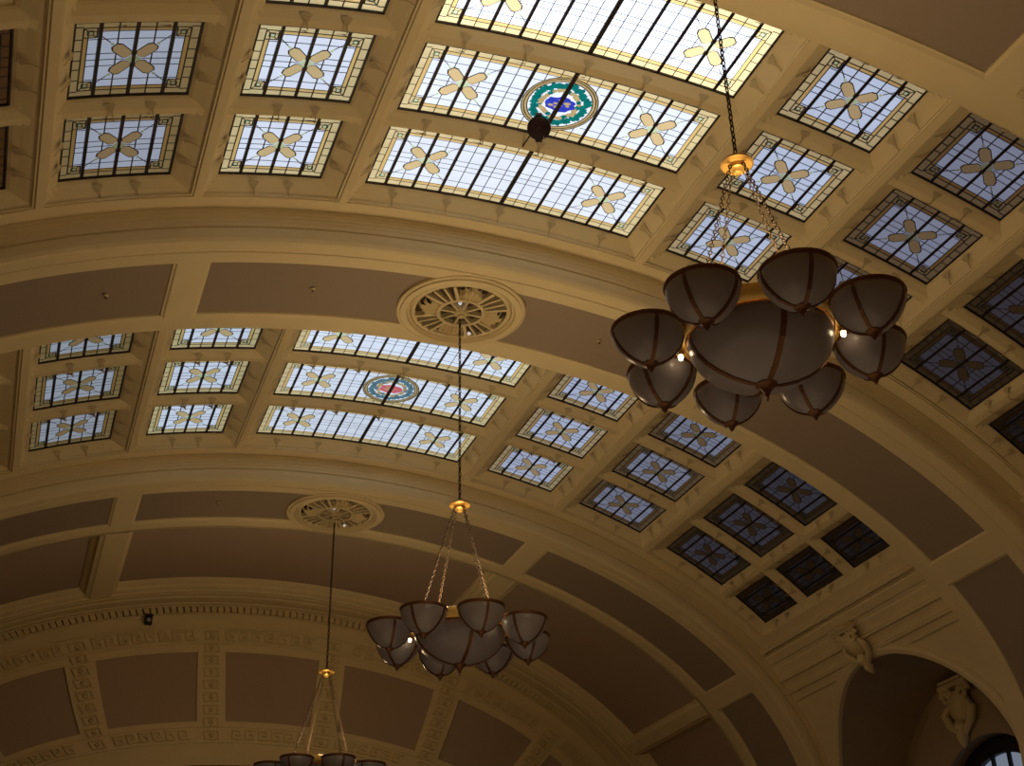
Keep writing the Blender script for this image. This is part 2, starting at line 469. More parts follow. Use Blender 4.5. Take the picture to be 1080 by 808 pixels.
# ------------------------------------------------------------------ lower zone : frieze, spandrel, lunette
FR = [(1.012, .25), (1.014, .33), (1.024, .335), (1.0255, .23), (1.032, .23), (1.034, .35), (1.038, .365), (1.060, .365), (1.063, .345), (1.073, .34), (1.077, .365), (1.106, .365), (1.109, .445), (1.116, .445),
      (1.119, .385), (1.147, .385), (1.150, .45), (1.157, .445), (1.160, .405), (1.182, .405), (1.186, .375), (1.192, .375)]
LR, LZ, LX = 2.49, -.26, 10.9
def lower(dy, s, window):
    yc = 11.06 + dy
    ycols = sorted(set([yc + LR*cos(pi*i/48) for i in range(49)] + [yc + d for d in (-2.56, -2.5, 2.5, 2.62)]))
    mb = MB()
    M = len(FR) + 14
    def col(y):
        d = y - yc
        if abs(d) < LR:
            z = LZ + sqrt(max(LR*LR - d*d, 0)); te = math.acos(max(-1, min(1, z/(B0-.38))))
        else: te = 1.62
        pts = [(min(t, te), o) for t, o in FR]
        last = pts[-1][0]
        for k in range(1, 15):
            pts.append((last + (te-last)*k/14, .38 if k > 1 else .375))
        return [E(s*t, o, y) for t, o in pts]
    cc = [col(y) for y in ycols]
    mb.grid(list(range(len(ycols))), list(range(M)), lambda i, j: cc[int(i)][int(j)])
    # soffit and archivolt
    arc = []
    for i in range(49):
        a = pi*i/48; y = yc + LR*cos(a); z = LZ + LR*sin(a)
        te = math.acos(max(-1, min(1, z/(B0-.38)))); arc.append((E(s*te, .38, y), a))
    for i in range(48):
        p, q = arc[i][0], arc[i+1][0]
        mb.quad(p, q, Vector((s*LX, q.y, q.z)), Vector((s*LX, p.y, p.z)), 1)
    ring = []
    for rr_, oo_ in ((2.49, .38), (2.49, .45), (2.56, .46), (2.60, .43), (2.66, .43), (2.68, .38)):
        row = []
        for i in range(49):
            a = pi*i/48; y = yc + rr_*cos(a); z = min(LZ + rr_*sin(a), 2.36)
            te = math.acos(max(-1, min(1, z/(B0-oo_)))); row.append(E(s*te, oo_, y))
        ring.append(row)
    mb.grid(list(range(6)), list(range(49)), lambda i, j: ring[int(i)][int(j)])
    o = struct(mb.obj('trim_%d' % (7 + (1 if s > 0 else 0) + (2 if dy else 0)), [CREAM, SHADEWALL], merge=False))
    # lunette wall
    mb = MB()
    wy, wr, wz = yc - .12, 1.62, LZ + ZS - .35
    if window:
        for i in range(48):
            a, c = pi*i/48, pi*(i+1)/48
            P = lambda a_, r_, cy, cz: Vector((s*LX, cy + r_*cos(a_), cz + r_*sin(a_)))
            mb.quad(P(a, wr, wy, wz), P(c, wr, wy, wz), P(c, LR+.1, yc, LZ+ZS), P(a, LR+.1, yc, LZ+ZS))
            # raised archivolt round the window
            A = [Vector((s*(LX-.05), wy + r_*cos(q), wz + r_*sin(q))) for r_ in (wr, wr+.28) for q in (a, c)]
            mb.quad(A[0], A[1], A[3], A[2])
            mb.quad(P(a, wr+.28, wy, wz), P(c, wr+.28, wy, wz), A[3], A[2])
            mb.quad(A[0], A[1], Vector((s*(LX+.35), A[1].y, A[1].z)), Vector((s*(LX+.35), A[0].y, A[0].z)))
    else:
        mb.poly([Vector((s*LX, yc + (LR+.1)*cos(pi*i/24), LZ+ZS + (LR+.1)*sin(pi*i/24))) for i in range(25)])
    mb.quad(Vector((s*LX, yc-LR-.1, 0)), Vector((s*LX, yc+LR+.1, 0)), Vector((s*LX, yc+LR+.1, LZ+ZS-.3)), Vector((s*LX, yc-LR-.1, LZ+ZS-.3)))
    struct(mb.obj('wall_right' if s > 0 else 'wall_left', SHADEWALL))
    if window:
        t = empty('window_1', (s*(LX+.3), wy, wz)); struct(t)
        g = MB()
        g.poly([Vector((0.02, (wr+.05)*cos(pi*i/32), (wr+.05)*sin(pi*i/32))) for i in range(33)])
        g.obj('window_pane', WGLASS, t)
        f = MB()
        for i in range(32):
            a, c = pi*i/32, pi*(i+1)/32
            Q = [Vector((x, r_*cos(q), r_*sin(q))) for r_ in (wr-.30, wr+.05) for q in (a, c) for x in (-.08,)]
            f.quad(Q[0], Q[1], Q[3], Q[2])
            f.quad(Q[0], Q[1], Q[1]+Vector((.1, 0, 0)), Q[0]+Vector((.1, 0, 0)))
        f.obj('window_frame', BLACK, t)
        for yy in (-1.05, -.63, -.21, .21, .63, 1.05):
            m_ = MB(); h = sqrt((wr-.2)**2 - yy*yy); m_.box((-.02, yy, h/2), (.06, .055, h)); m_.obj('mullion', BLACK, t)
        m_ = MB(); m_.box((-.01, 0, .55), (.05, 2.4, .05)); m_.obj('transom', BLACK, t)
    return yc
for dy in (0, PER):
    for s in (-1, 1):
        lower(dy, s, window=(s > 0 and dy > 0))

# carved cartouches (scroll keystones)
def cartouche(name, loc, rz, tilt, sc, label):
    t = empty(name, loc, label, 'ornament')
    t.rotation_euler = (0, tilt, rz)
    b = MB()     # local: -x faces the hall, z up, y sideways
    b.lathe([(0, .16), (.10, .15), (.17, .10), (.20, .03), (.21, 0)], 20, M=Matrix.Rotation(-pi/2, 3, 'Y') @ Matrix.Diagonal((1.25, 1, 1)))
    o = b.obj('shield', CREAM2, t, smooth=True); o.scale = (sc, sc, sc)
    for sy in (-1, 1):
        b = MB()
        pts = []; rs = []
        for k in range(30):
            a = k/29*3.2*pi; r = .15*(1 - k/36)
            pts.append((-.08 - .03*k/29, sy*(.24 + r*cos(a)*.8 - .06), .16 + r*sin(a)*.9)); rs.append(.045*(1-.4*k/29))
        b.tube(pts, .04, 8, rs=rs); o = b.obj('scroll', CREAM2, t, smooth=True); o.scale = (sc, sc, sc)
        b = MB()
        pts = [(-.05, sy*.2, .05), (-.08, sy*.30, -.08), (-.07, sy*.24, -.24), (-.06, sy*.1, -.36), (-.05, sy*.02, -.46)]
        b.tube(pts, .05, 8, rs=[.03, .06, .06, .05, .02]); o = b.obj('garland', CREAM2, t, smooth=True); o.scale = (sc, sc, sc)
    b = MB(); b.lathe([(0, -.62), (.05, -.56), (.09, -.46), (.07, -.38), (.11, -.30), (.05, -.2), (0, -.18)], 12, c=(-.08, 0, 0)); o = b.obj('pendant', CREAM2, t, smooth=True); o.scale = (sc, sc, sc)
    b = MB(); b.box((-.06, 0, .30), (.14, .62, .07)); b.box((-.07, 0, .36), (.18, .5, .04)); o = b.obj('cap_moulding', CREAM2, t); o.scale = (sc, sc, sc)
    return t
yb = 11.06 + PER
cartouche('cartouche', E(1.115, .45, yb), 0, R_(-38), 1.0, 'carved scroll cartouche on the keystone above the dark arched recess')
cartouche('cartouche', (LX-.05, yb+.25, LZ+ZS-.35+1.62+.62), 0, 0, 1.25, 'carved scroll bracket inside the dark recess over the arched window')

# ------------------------------------------------------------------ shell of the hall
mb = MB(); mb.grid([-12, 12], [-2, 31], lambda x, y: Vector((x, y, 0))); struct(mb.obj('floor', FLOORM))
for nm, s in (('wall_left', -1), ('wall_right', 1)):
    mb = MB()
    for (a, c) in ((-2, 11.06-2.49), (11.06+2.49, 11.06+PER-2.49), (11.06+PER+2.49, 31)):
        mb.quad(Vector((s*9.5, a, 0)), Vector((s*9.5, c, 0)), Vector((s*9.5, c, ZS-.1)), Vector((s*9.5, a, ZS-.1)))
        for y in (a, c):
            mb.quad(Vector((s*9.5, y, 0)), Vector((s*LX, y, 0)), Vector((s*LX, y, ZS)), Vector((s*9.5, y, ZS)))
    struct(mb.obj(nm, WALL))
mb = MB(); mb.grid([-12, 12], [0, 13], lambda x, z: Vector((x, -2, z))); struct(mb.obj('wall_front', WALL))
mb = MB()
mb.grid([-1.62 + 3.24*i/60 for i in range(61)], [-2, 6.07], lambda t, y: E(t, .72, y))
struct(mb.obj('trim_1', CREAM))

# ------------------------------------------------------------------ stained-glass skylights
def build_panel(c, emblem=None):
    t0, t1 = cols[c]; tc = (t0+t1)/2
    ds = sqrt((A0*cos(tc))**2 + (B0*sin(tc))**2)
    Wd = (t1-t0)*ds
    ctr = E(tc, 0, 0)
    def P(s, v, h):   # s across (0..Wd), v along y (0..GH), h toward the room
        return E(t0 + s/ds, h, v - GH/2) - ctr
    def rect(mb, s0, v0, s1, v1, h, mi=0):
        n = max(1, int(abs(s1-s0)/.25 + .5))
        for i in range(n):
            a, b = s0+(s1-s0)*i/n, s0+(s1-s0)*(i+1)/n
            mb.quad(P(a, v0, h), P(b, v0, h), P(b, v1, h), P(a, v1, h), mi)
    def line(mb, s0, v0, s1, v1, w, h, mi=0):
        n = max(1, int(abs(s1-s0)/.25 + .5)); L = math.hypot(s1-s0, v1-v0)
        ns, nv = -(v1-v0)/L*w/2, (s1-s0)/L*w/2
        for i in range(n):
            a, b = i/n, (i+1)/n
            sa, va, sb, vb = lerp(s0, s1, a), lerp(v0, v1, a), lerp(s0, s1, b), lerp(v0, v1, b)
            mb.quad(P(sa-ns, va-nv, h), P(sb-ns, vb-nv, h), P(sb+ns, vb+nv, h), P(sa+ns, va+nv, h), mi)
    LW = .0115 if c == 0 else .0165
    parts = []
    m = MB(); rect(m, 0, 0, Wd, GH, 0); parts.append(('glass_pane', m, [GLASS], True))
    # border
    m = MB(); ld = MB()
    b1, b2, b3 = .112, .138, .165
    if Wd < .95: b1, b2, b3 = .075, .095, .115
    rect(m, 0, 0, Wd, b1, .004); rect(m, 0, GH-b1, Wd, GH, .004); rect(m, 0, b1, b1, GH-b1, .004); rect(m, Wd-b1, b1, Wd, GH-b1, .004)
    rect(m, b1, b1, Wd-b1, b3, .004, 1); rect(m, b1, GH-b3, Wd-b1, GH-b1, .004, 1); rect(m, b1, b3, b3, GH-b3, .004, 1); rect(m, Wd-b3, b3, Wd-b1, GH-b3, .004, 1)
    cs = b1 + .145
    for (sx, sv) in ((0, 0), (1, 0), (0, 1), (1, 1)):
        a0, a1 = (b1, cs) if sx == 0 else (Wd-cs, Wd-b1)
        v0, v1 = (b1, cs) if sv == 0 else (GH-cs, GH-b1)
        rect(m, a0, v0, a1, v1, .006, 0)
        ma, mv = (a0+a1)/2, (v0+v1)/2; q = .032
        m.poly([P(ma-q, mv-q, .008), P(ma+q, mv-q, .008), P(ma+q, mv+q, .008), P(ma-q, mv+q, .008)], 2)
        for (x0, w0, x1, w1) in ((a0, v0, a1, v0), (a0, v1, a1, v1), (a0, v0, a0, v1), (a1, v0, a1, v1)): line(ld, x0, w0, x1, w1, LW, .012)
        for (i, j) in ((a0, v0), (a1, v1)) if sx == sv else ((a0, v1), (a1, v0)):
            line(ld, lerp(ma, i, .33), lerp(mv, j, .33), i, j, LW*.8, .012)
        for (x0, w0, x1, w1) in ((ma-q, mv-q, ma+q, mv-q), (ma+q, mv-q, ma+q, mv+q), (ma+q, mv+q, ma-q, mv+q), (ma-q, mv+q, ma-q, mv-q)): line(ld, x0, w0, x1, w1, LW*.7, .012)
    parts.append(('border_glass', m, [AMBER, ORANGE, GREEN], True))
    for bb in (b1, b3):
        w = LW if bb == b1 else LW*.8
        line(ld, bb, bb, Wd-bb, bb, w, .012); line(ld, bb, GH-bb, Wd-bb, GH-bb, w, .012)
        line(ld, bb, bb, bb, GH-bb, w, .012); line(ld, Wd-bb, bb, Wd-bb, GH-bb, w, .012)
    # bars
    if c == 0:
        fr = [.8541, .6592, .4612, .2643]
        bars = [Wd/2*(1-f) for f in fr] + [Wd/2] + [Wd/2*(1+f) for f in fr[::-1]]
        thin = [(bars[i]+bars[i+1])/2 for i in (0, 1, 2, 5, 6, 7)] + [lerp(bars[3], bars[4], q) for q in (1/3, 2/3)] + [lerp(bars[4], bars[5], q) for q in (1/3, 2/3)]
        flowers = [bars[1], bars[7]]
    else:
        bars = [Wd*.2159, Wd*.5, Wd*.7841]; thin = [(bars[0]+bars[1])/2, (bars[1]+bars[2])/2]; flowers = [Wd/2]
    er = .475
    def clipline(s0, v0, s1, v1):
        if not emblem: return [(s0, v0, s1, v1)]
        cx, cy = Wd/2, GH/2
        out = []
        n = 60; run = None
        for i in range(n+1):
            s, v = lerp(s0, s1, i/n), lerp(v0, v1, i/n)
            ok = math.hypot(s-cx, v-cy) > er
            if ok and run is None: run = (s, v)
            if (not ok or i == n) and run is not None:
                if math.hypot(s-run[0], v-run[1]) > .01: out.append((run[0], run[1], s, v))
                run = None
        return out
    for s in thin:
        for q in clipline(s, 0, s, GH): line(ld, *q, LW, .012)
    for v in (.235, .42, .5, .58, .765):
        for q in clipline(b3, v*GH, Wd-b3, v*GH): line(ld, *q, LW*.8, .012)
    for v in (.08, .235, .38, .5, .62, .765, .92):
        line(ld, 0, v*GH, b1, v*GH, LW, .012); line(ld, Wd-b1, v*GH, Wd, v*GH, LW, .012)
    # flowers
    for fs in flowers:
        m = MB(); fv = GH/2; sc = min(1, Wd/1.3) if c else 1.0
        for k in range(4):
            a = pi/4 + k*pi/2
            if c and sc < .97: dx, dv = cos(a)*1.414*sc*.707*1.0, sin(a)
            else: dx, dv = cos(a), sin(a)
            L = math.hypot(dx, dv); dx, dv = dx/L, dv/L
            def Q(l, w, h): return P(fs + (dx*l - dv*w), fv + (dv*l + dx*w), h)
            shape = [(.068, .026), (.105, .062), (.25, .066), (.30, .034)]
            for gr, h, tgt, mi in ((.013, .013, ld, 0), (0, .016, m, 0)):
                pts = [(l + (gr if l > .2 else -gr*.3), w + gr*(.9 if l > .08 else .4)) for l, w in shape]
                pp = [Q(l, w, h) for l, w in pts] + [Q(l, -w, h) for l, w in pts[::-1]]
                tgt.poly(pp, mi)
            m.poly([Q(.315, 0, .016), Q(.34, .022, .016), Q(.375, 0, .016), Q(.34, -.022, .016)], 1)
            ln = .50 if c == 0 else .52*sc
            p0 = (fs + dx*.37, fv + dv*.37); p1 = (fs + dx*ln, fv + dv*ln)
            line(ld, *p0, *p1, LW*.8, .012)
        m.poly([P(fs-.085, fv, .0165), P(fs, fv-.085, .0165), P(fs+.085, fv, .0165), P(fs, fv+.085, .0165)], 1)
        parts.append(('flower_motif', m, [PETAL, GREEN], True))
    if emblem:
        m = MB(); cx, cv = Wd/2, GH/2
        def disc(r, h, mi, n=40, tgt=None):
            (tgt or m).poly([P(cx+r*cos(2*pi*i/n), cv+r*sin(2*pi*i/n), h) for i in range(n)], mi)
        def annulus(r0, r1, h, mi, n=40, tgt=None):
            for i in range(n):
                a, b = 2*pi*i/n, 2*pi*(i+1)/n
                (tgt or m).quad(P(cx+r0*cos(a), cv+r0*sin(a), h), P(cx+r0*cos(b), cv+r0*sin(b), h), P(cx+r1*cos(b), cv+r1*sin(b), h), P(cx+r1*cos(a), cv+r1*sin(a), h), mi)
        annulus(.40, .475, .014, 0)
        for r in (.475, .445, .405): annulus(r-.007, r+.007, .018, 0, tgt=ld)
        rnd = random.Random(3 if emblem == 'blue' else 5)
        for i in range(44):      # wreath leaves
            a = 2*pi*i/44 + rnd.uniform(-.03, .03); r = .325 + rnd.uniform(-.02, .02); a2 = a + .17
            w = .055
            pts = []
            for l, ww in ((0, .0), (.3, 1), (.7, .9), (1, 0), (.7, -.9), (.3, -1)):
                aa = lerp(a, a2+.08, l); q = r + ww*w + .02*(l-.5)*(1 if i % 2 else -1)
                pts.append(P(cx+q*cos(aa), cv+q*sin(aa), .0145 + .0001*(i % 7)))
            m.poly(pts, 1)
        for i in range(26):
            a = 2*pi*i/26 + rnd.uniform(-.06, .06); r = .235 + rnd.uniform(-.02, .02); w = rnd.uniform(.03, .046)
            m.poly([P(cx+(r+w*cos(q))*cos(a)-w*1.2*sin(q)*sin(a), cv+(r+w*cos(q))*sin(a)+w*1.2*sin(q)*cos(a), .0147) for q in [2*pi*k/6 for k in range(6)]], 0 if i % 4 else 1)
        for i in range(22):
            a = 2*pi*i/22
            line(ld, cx+.205*cos(a), cv+.205*sin(a), cx+.405*cos(a+.1), cv+.405*sin(a+.1), .006, .0142)
        pts = []
        for i in range(26):
            a = 2*pi*i/26; r = rnd.uniform(.12, .15)
            pts.append(P(cx + r*1.45*cos(a), cv + r*.95*sin(a), .016))
        m.poly(pts, 2)
        for i in range(9):
            a = rnd.uniform(0, 6.28); r = rnd.uniform(.02, .10); w = rnd.uniform(.015, .03)
            m.poly([P(cx + r*1.3*cos(a) + w*1.6*cos(q), cv + r*.8*sin(a) + w*sin(q), .0175) for q in [2*pi*k/6 for k in range(6)]], 0)
        parts.append(('round_emblem', m, [TAN, TEAL if emblem == 'blue' else TEALG, BLUE if emblem == 'blue' else PINK], True))
    parts.append(('leading', ld, [LEAD], False))
    for i, s in enumerate(bars):
        m = MB(); w = .036 if not (c == 0 and i == 4) else .056
        if c != 0 and sum(1 for _ in (1,)) and Wd < .95: w = .034
        rect(m, s-w/2, 0, s+w/2, GH, .022)
        m.quad(P(s-w/2, 0, .022), P(s-w/2, GH, .022), P(s-w/2, GH, .0), P(s-w/2, 0, .0)); m.quad(P(s+w/2, 0, .022), P(s+w/2, GH, .022), P(s+w/2, GH, .0), P(s+w/2, 0, .0))
        m.quad(P(s-w/2, 0, .022), P(s+w/2, 0, .022), P(s+w/2, 0, 0), P(s-w/2, 0, 0)); m.quad(P(s-w/2, GH, .022), P(s+w/2, GH, .022), P(s+w/2, GH, 0), P(s-w/2, GH, 0))
        parts.append(('glazing_bar', m, [FRAME], False))
    m = MB(); w = .022
    for (a, b_, c_, d) in ((-.03, -.03, Wd+.03, w), (-.03, GH-w, Wd+.03, GH+.03), (-.03, w, w, GH-w), (Wd-w, w, Wd+.03, GH-w)):
        rect(m, a, b_, c_, d, .03)
    for (a, b_, c_, d) in ((w, w, Wd-w, w), (w, GH-w, Wd-w, GH-w)):
        n = max(1, int(Wd/.25))
        for i in range(n):
            p, q = lerp(a, c_, i/n), lerp(a, c_, (i+1)/n)
            m.quad(P(p, b_, .03), P(q, b_, .03), P(q, b_, 0), P(p, b_, 0))
    for s in (w, Wd-w): m.quad(P(s, w, .03), P(s, GH-w, .03), P(s, GH-w, 0), P(s, w, 0))
    parts.append(('frame', m, [FRAME], False))
    return ctr, [(n_, m_.mesh(n_, mm), g) for n_, m_, mm, g in parts]

# glass brightness, read per column (linear)
def srgb(r, g, b, k=1.0):
    f = lambda c: ((c/255+.055)/1.055)**2.4 if c > 10 else c/255/12.92
    return (f(r)*k, f(g)*k, f(b)*k, 1)
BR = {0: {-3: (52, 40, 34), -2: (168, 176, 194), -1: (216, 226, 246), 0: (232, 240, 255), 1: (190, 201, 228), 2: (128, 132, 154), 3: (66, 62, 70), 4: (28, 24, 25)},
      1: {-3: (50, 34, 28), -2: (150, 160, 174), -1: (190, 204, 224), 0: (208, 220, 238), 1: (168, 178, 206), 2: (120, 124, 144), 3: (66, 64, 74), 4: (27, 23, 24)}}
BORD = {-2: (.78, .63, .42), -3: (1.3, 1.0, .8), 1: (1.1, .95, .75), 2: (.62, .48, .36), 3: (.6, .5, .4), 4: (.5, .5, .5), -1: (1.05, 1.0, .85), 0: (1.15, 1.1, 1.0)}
BAYW = {0: 'nearest bay', 1: 'second bay'}
ROWW = {1: 'far row', 2: 'middle row', 3: 'near row'}
COLW = {-3: 'dark square skylight cut off at the left edge', -2: 'dimmer square skylight, second left of the long ones', -1: 'bright square skylight just left of the long ones',
        1: 'bright square skylight just right of the long ones', 2: 'dim square skylight, second right of the long ones', 3: 'dark square skylight, third right of the long ones', 4: 'nearly black small skylight, outermost right column'}
protos = {}
for (b, c, r) in sorted(PANELS):
    emb = ('blue' if b == 0 else 'pink') if (c == 0 and r == 2) else None
    key_ = (c, emb)
    if key_ not in protos: protos[key_] = build_panel(c, emb)
    ctr, parts = protos[key_]
    y = GY[r-1] - GH/2 + b*PER
    if c == 0:
        lab = 'long white skylight at the crown%s, %s, %s' % (' with round %s emblem' % ('green and blue' if b == 0 else 'grey and pink') if emb else ' with two amber flowers', ROWW[r], BAYW[b])
    else:
        lab = '%s, %s, %s' % (COLW[c], ROWW[r], BAYW[b])
    root = empty('skylight', (ctr.x, y, ctr.z), lab, 'skylight', 'stained glass skylights of the vault')
    k = 1.0
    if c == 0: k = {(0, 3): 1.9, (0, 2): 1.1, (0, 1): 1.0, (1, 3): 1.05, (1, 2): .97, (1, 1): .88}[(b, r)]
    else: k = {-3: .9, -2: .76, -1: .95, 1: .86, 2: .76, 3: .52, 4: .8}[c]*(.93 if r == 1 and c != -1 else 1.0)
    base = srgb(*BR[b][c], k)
    for nm, me, gl in parts:
        o = bpy.data.objects.new(nm, me); COL.objects.link(o); o.parent = root
        if gl:
            if nm == 'glass_pane': o.color = base
            elif nm == 'border_glass': o.color = tuple(base[i]*BORD[c][i] for i in range(3)) + (1,)
            else:
                q = BORD[c] if c not in (2, -2, -3) else (.88, .74, .58); o.color = tuple(base[i]*q[i] for i in range(3)) + (1,)

# ------------------------------------------------------------------ ceiling rosettes
def make_rosette(y):
    z = B0 - .72 + ZS - .035
    t = empty('ceiling_rosette', (0, y, z))
    m = MB(); m.lathe([(.930, .09), (.930, .015), (.915, .0), (.895, .0), (.890, .012), (.875, .012), (.870, -.012), (.785, -.02), (.780, .0), (.765, .03), (.755, .03), (.750, .005), (.735, .0), (.725, .03), (.715, .09)], 64)
    m.obj('outer_moulding', CREAM, t, smooth=True)
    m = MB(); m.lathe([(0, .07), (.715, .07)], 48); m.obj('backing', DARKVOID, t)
    def ringm(m, r0, r1, z0, z1, n=48):
        m.lathe([(r0, z1), (r0, z0), ((r0+r1)/2, z0-.012), (r1, z0), (r1, z1)], n)
    m = MB(); ringm(m, .660, .715, .025, .08); m.obj('outer_ring', CREAM, t, smooth=True)
    m = MB(); ringm(m, .30, .355, .0, .08); m.obj('inner_ring', CREAM, t, smooth=True)
    m = MB(); m.lathe([(.11, .08), (.11, .01), (.09, -.02), (.05, -.03), (.045, -.06), (0, -.06)], 24); m.obj('hub', CREAM2, t, smooth=True)
    for k in range(8):
        m = MB(); a = k*pi/4
        M = Matrix.Rotation(a, 3, 'Z')
        m.box(tuple(M @ Vector((.20, 0, .035))), (.22, .036, .07), M); m.obj('spoke', CREAM, t)
    for k in range(4):
        a = k*pi/2
        # shell: solid fan with five flutes
        m = MB()
        h = .36
        for i in range(5):
            b0 = a - h + 2*h*i/5; b1 = b0 + 2*h/5; bm_ = (b0+b1)/2
            ro = .60 - .05*abs(i-2)
            rows = []
            for rr_, zz in ((.345, .02), (.42, -.015), (.52, -.03), (ro, -.02), (ro+.035, .05)):
                rows.append([Vector((rr_*cos(q), rr_*sin(q), zz + dz)) for q, dz in ((b0, .03), ((b0+bm_)/2, .005), (bm_, -.01), ((bm_+b1)/2, .005), (b1, .03))])
            for x in range(4):
                for w in range(4): m.quad(rows[x][w], rows[x][w+1], rows[x+1][w+1], rows[x+1][w])
        m.obj('shell_ornament', CREAM2, t)
        for i in range(4):
            q = a + pi/4 + (-.345 + .23*i)
            m = MB(); M = Matrix.Rotation(q, 3, 'Z')
            m.box(tuple(M @ Vector((.505, 0, .035))), (.33, .034 if i in (1, 2) else .05, .07), M); m.obj('slat', CREAM, t)
    for (x, yy) in ((-.07, -.17), (-.27, .60), (.31, .57)):
        m = MB(); m.lathe([(0, .035), (.02, .04), (.032, .06), (.03, .09)], 10, c=(x, yy, 0)); m.obj('spot_bulb', WBULB, t, smooth=True)
    return t
ros = make_rosette(YC1)
tag(ros, 'cream pierced plaster ceiling rosette between the two skylight bays', 'rosette', 'ceiling rosettes')
ros2 = dup(ros); ros2.location.y = YC1 + PER
ros2['label'] = 'cream pierced plaster ceiling rosette beyond the second skylight bay'

# ------------------------------------------------------------------ chandeliers
def chain_mesh(name, p0, p1, link=.052, w=.0155, r=.0052, twist=.0):
    m = MB(); p0 = Vector(p0); p1 = Vector(p1); d = p1-p0; L = d.length; d.normalize()
    n = int(L/(link*.78)); st = L/n
    u = d.cross(Vector((0, 1, 0))); u.normalize(); v = d.cross(u)
    for i in range(n):
        a = (i % 2)*pi/2 + .3
        x = u*cos(a) + v*sin(a); c = p0 + d*(st*(i+.5))
        pts = [c + x*(w*cos(q)) + d*(link/2*sin(q)) for q in [2*pi*k/8 for k in range(8)]]
        m.tube(pts, r, 4, closed=True)
    return m
def bowl_profile(sc_r, prof): return [(r*sc_r, z) for r, z in prof]
SB = [(.272, .385), (.280, .37), (.281, .34), (.268, .29), (.240, .235), (.200, .18), (.152, .133), (.100, .10), (.05, .078), (.0, .072)]
BB = [(.555, .52), (.568, .50), (.572, .46), (.558, .40), (.52, .325), (.455, .25), (.36, .18), (.25, .125), (.13, .09), (.0, .075)]
def strap_mesh(prof, n, w, out=.007, ph=0.):
    res = []
    for k in range(n):
        m = MB(); a = ph + 2*pi*k/n
        X = Vector((cos(a), sin(a), 0)); Y = Vector((-sin(a), cos(a), 0))
        pr = prof[1:]
        for i in range(len(pr)-1):
            (r0, z0), (r1, z1) = pr[i], pr[i+1]
            def q(r, z, s, o): return X*(r+o) + Y*(s*min(w, r*.9+.004)) + Vector((0, 0, z - o))
            m.quad(q(r0, z0, -1, out), q(r0, z0, 1, out), q(r1, z1, 1, out), q(r1, z1, -1, out))
            m.quad(q(r0, z0, -1, out), q(r0, z0, -1, -.002), q(r1, z1, -1, -.002), q(r1, z1, -1, out))
            m.quad(q(r0, z0, 1, out), q(r0, z0, 1, -.002), q(r1, z1, 1, -.002), q(r1, z1, 1, out))
        res.append(m)
    return res
# meshes at small bowl origin (its tip plane at z=0), big bowl origin the same
def ms(m, nm, mt, smooth=True): return m.mesh(nm, mt, smooth)
m = MB(); m.lathe(SB, 32); small_glass = ms(m, 'bowl', BOWL)
m = MB(); m.lathe([(.262, .372), (.268, .398), (.290, .400), (.294, .386), (.288, .368), (.280, .362)], 32); small_rim = ms(m, 'rim', BRONZE)
small_straps = [ms(x, 'strap', BRONZE, False) for x in strap_mesh(SB, 4, .0135)]
m = MB(); m.lathe([(.0, .095), (.055, .09), (.062, .075), (.045, .062), (.03, .05), (.022, .03), (.008, .008), (0, 0)], 14); small_fin = ms(m, 'finial', BRONZE)
m = MB(); m.lathe(BB, 48); big_glass = ms(m, 'bowl', BOWL)
m = MB(); m.lathe([(.548, .50), (.55, .525), (.565, .53), (.580, .51), (.580, .485), (.566, .478)], 48); big_rim = ms(m, 'rim', BRONZE)
big_straps = [ms(x, 'strap', BRONZE, False) for x in strap_mesh(BB, 4, .021, ph=0)]
m = MB(); m.lathe([(.0, .10), (.075, .095), (.085, .075), (.06, .06), (.045, .04), (.03, .02), (.012, -.025), (0, -.03)], 16); big_fin = ms(m, 'finial', BRONZE)
m = MB(); m.tube([(0, .018*cos(2*pi*k/10), -.045 + .018*sin(2*pi*k/10)) for k in range(10)], .004, 5, closed=True); pull = ms(m, 'pull_ring', BRONZE)
m = MB(); m.lathe([(.57, .535), (.57, .60), (.585, .63), (.61, .635), (.645, .615), (.655, .575), (.64, .53), (.615, .50), (.595, .495), (.59, .535)], 56); gold_ring = ms(m, 'ring', GILT)
m = MB(); m.lathe([(0, .055), (.05, .05), (.10, .04), (.138, .02), (.142, .0), (.128, -.012), (.10, -.006), (.075, -.008), (.068, -.05), (.05, -.06), (.035, -.085), (0, -.09)], 28); canopy = ms(m, 'canopy', GOLD)
m = MB(); m.tube([(.60, 0, .575), (.66, 0, .60), (.70, 0, .585), (.71, 0, .55)], .017, 8, rs=[.024, .018, .016, .02]); m.lathe([(0, -.03), (.02, -.026), (.028, 0), (.02, .026), (0, .03)], 10, c=(.66, 0, .598)); arm_mesh = ms(m, 'arm', GOLD)
m = MB(); m.lathe([(0, -.028), (.015, -.022), (.021, -.004), (.019, .012), (.010, .022), (.008, .04), (0, .04)], 12); bulb_mesh = ms(m, 'bulb', BULB)
m = MB(); m.lathe([(0, .03), (.014, .03), (.016, .0), (.026, -.004), (.03, .01), (.026, .035), (0, .04)], 12); sock_mesh = ms(m, 'socket', GOLD)

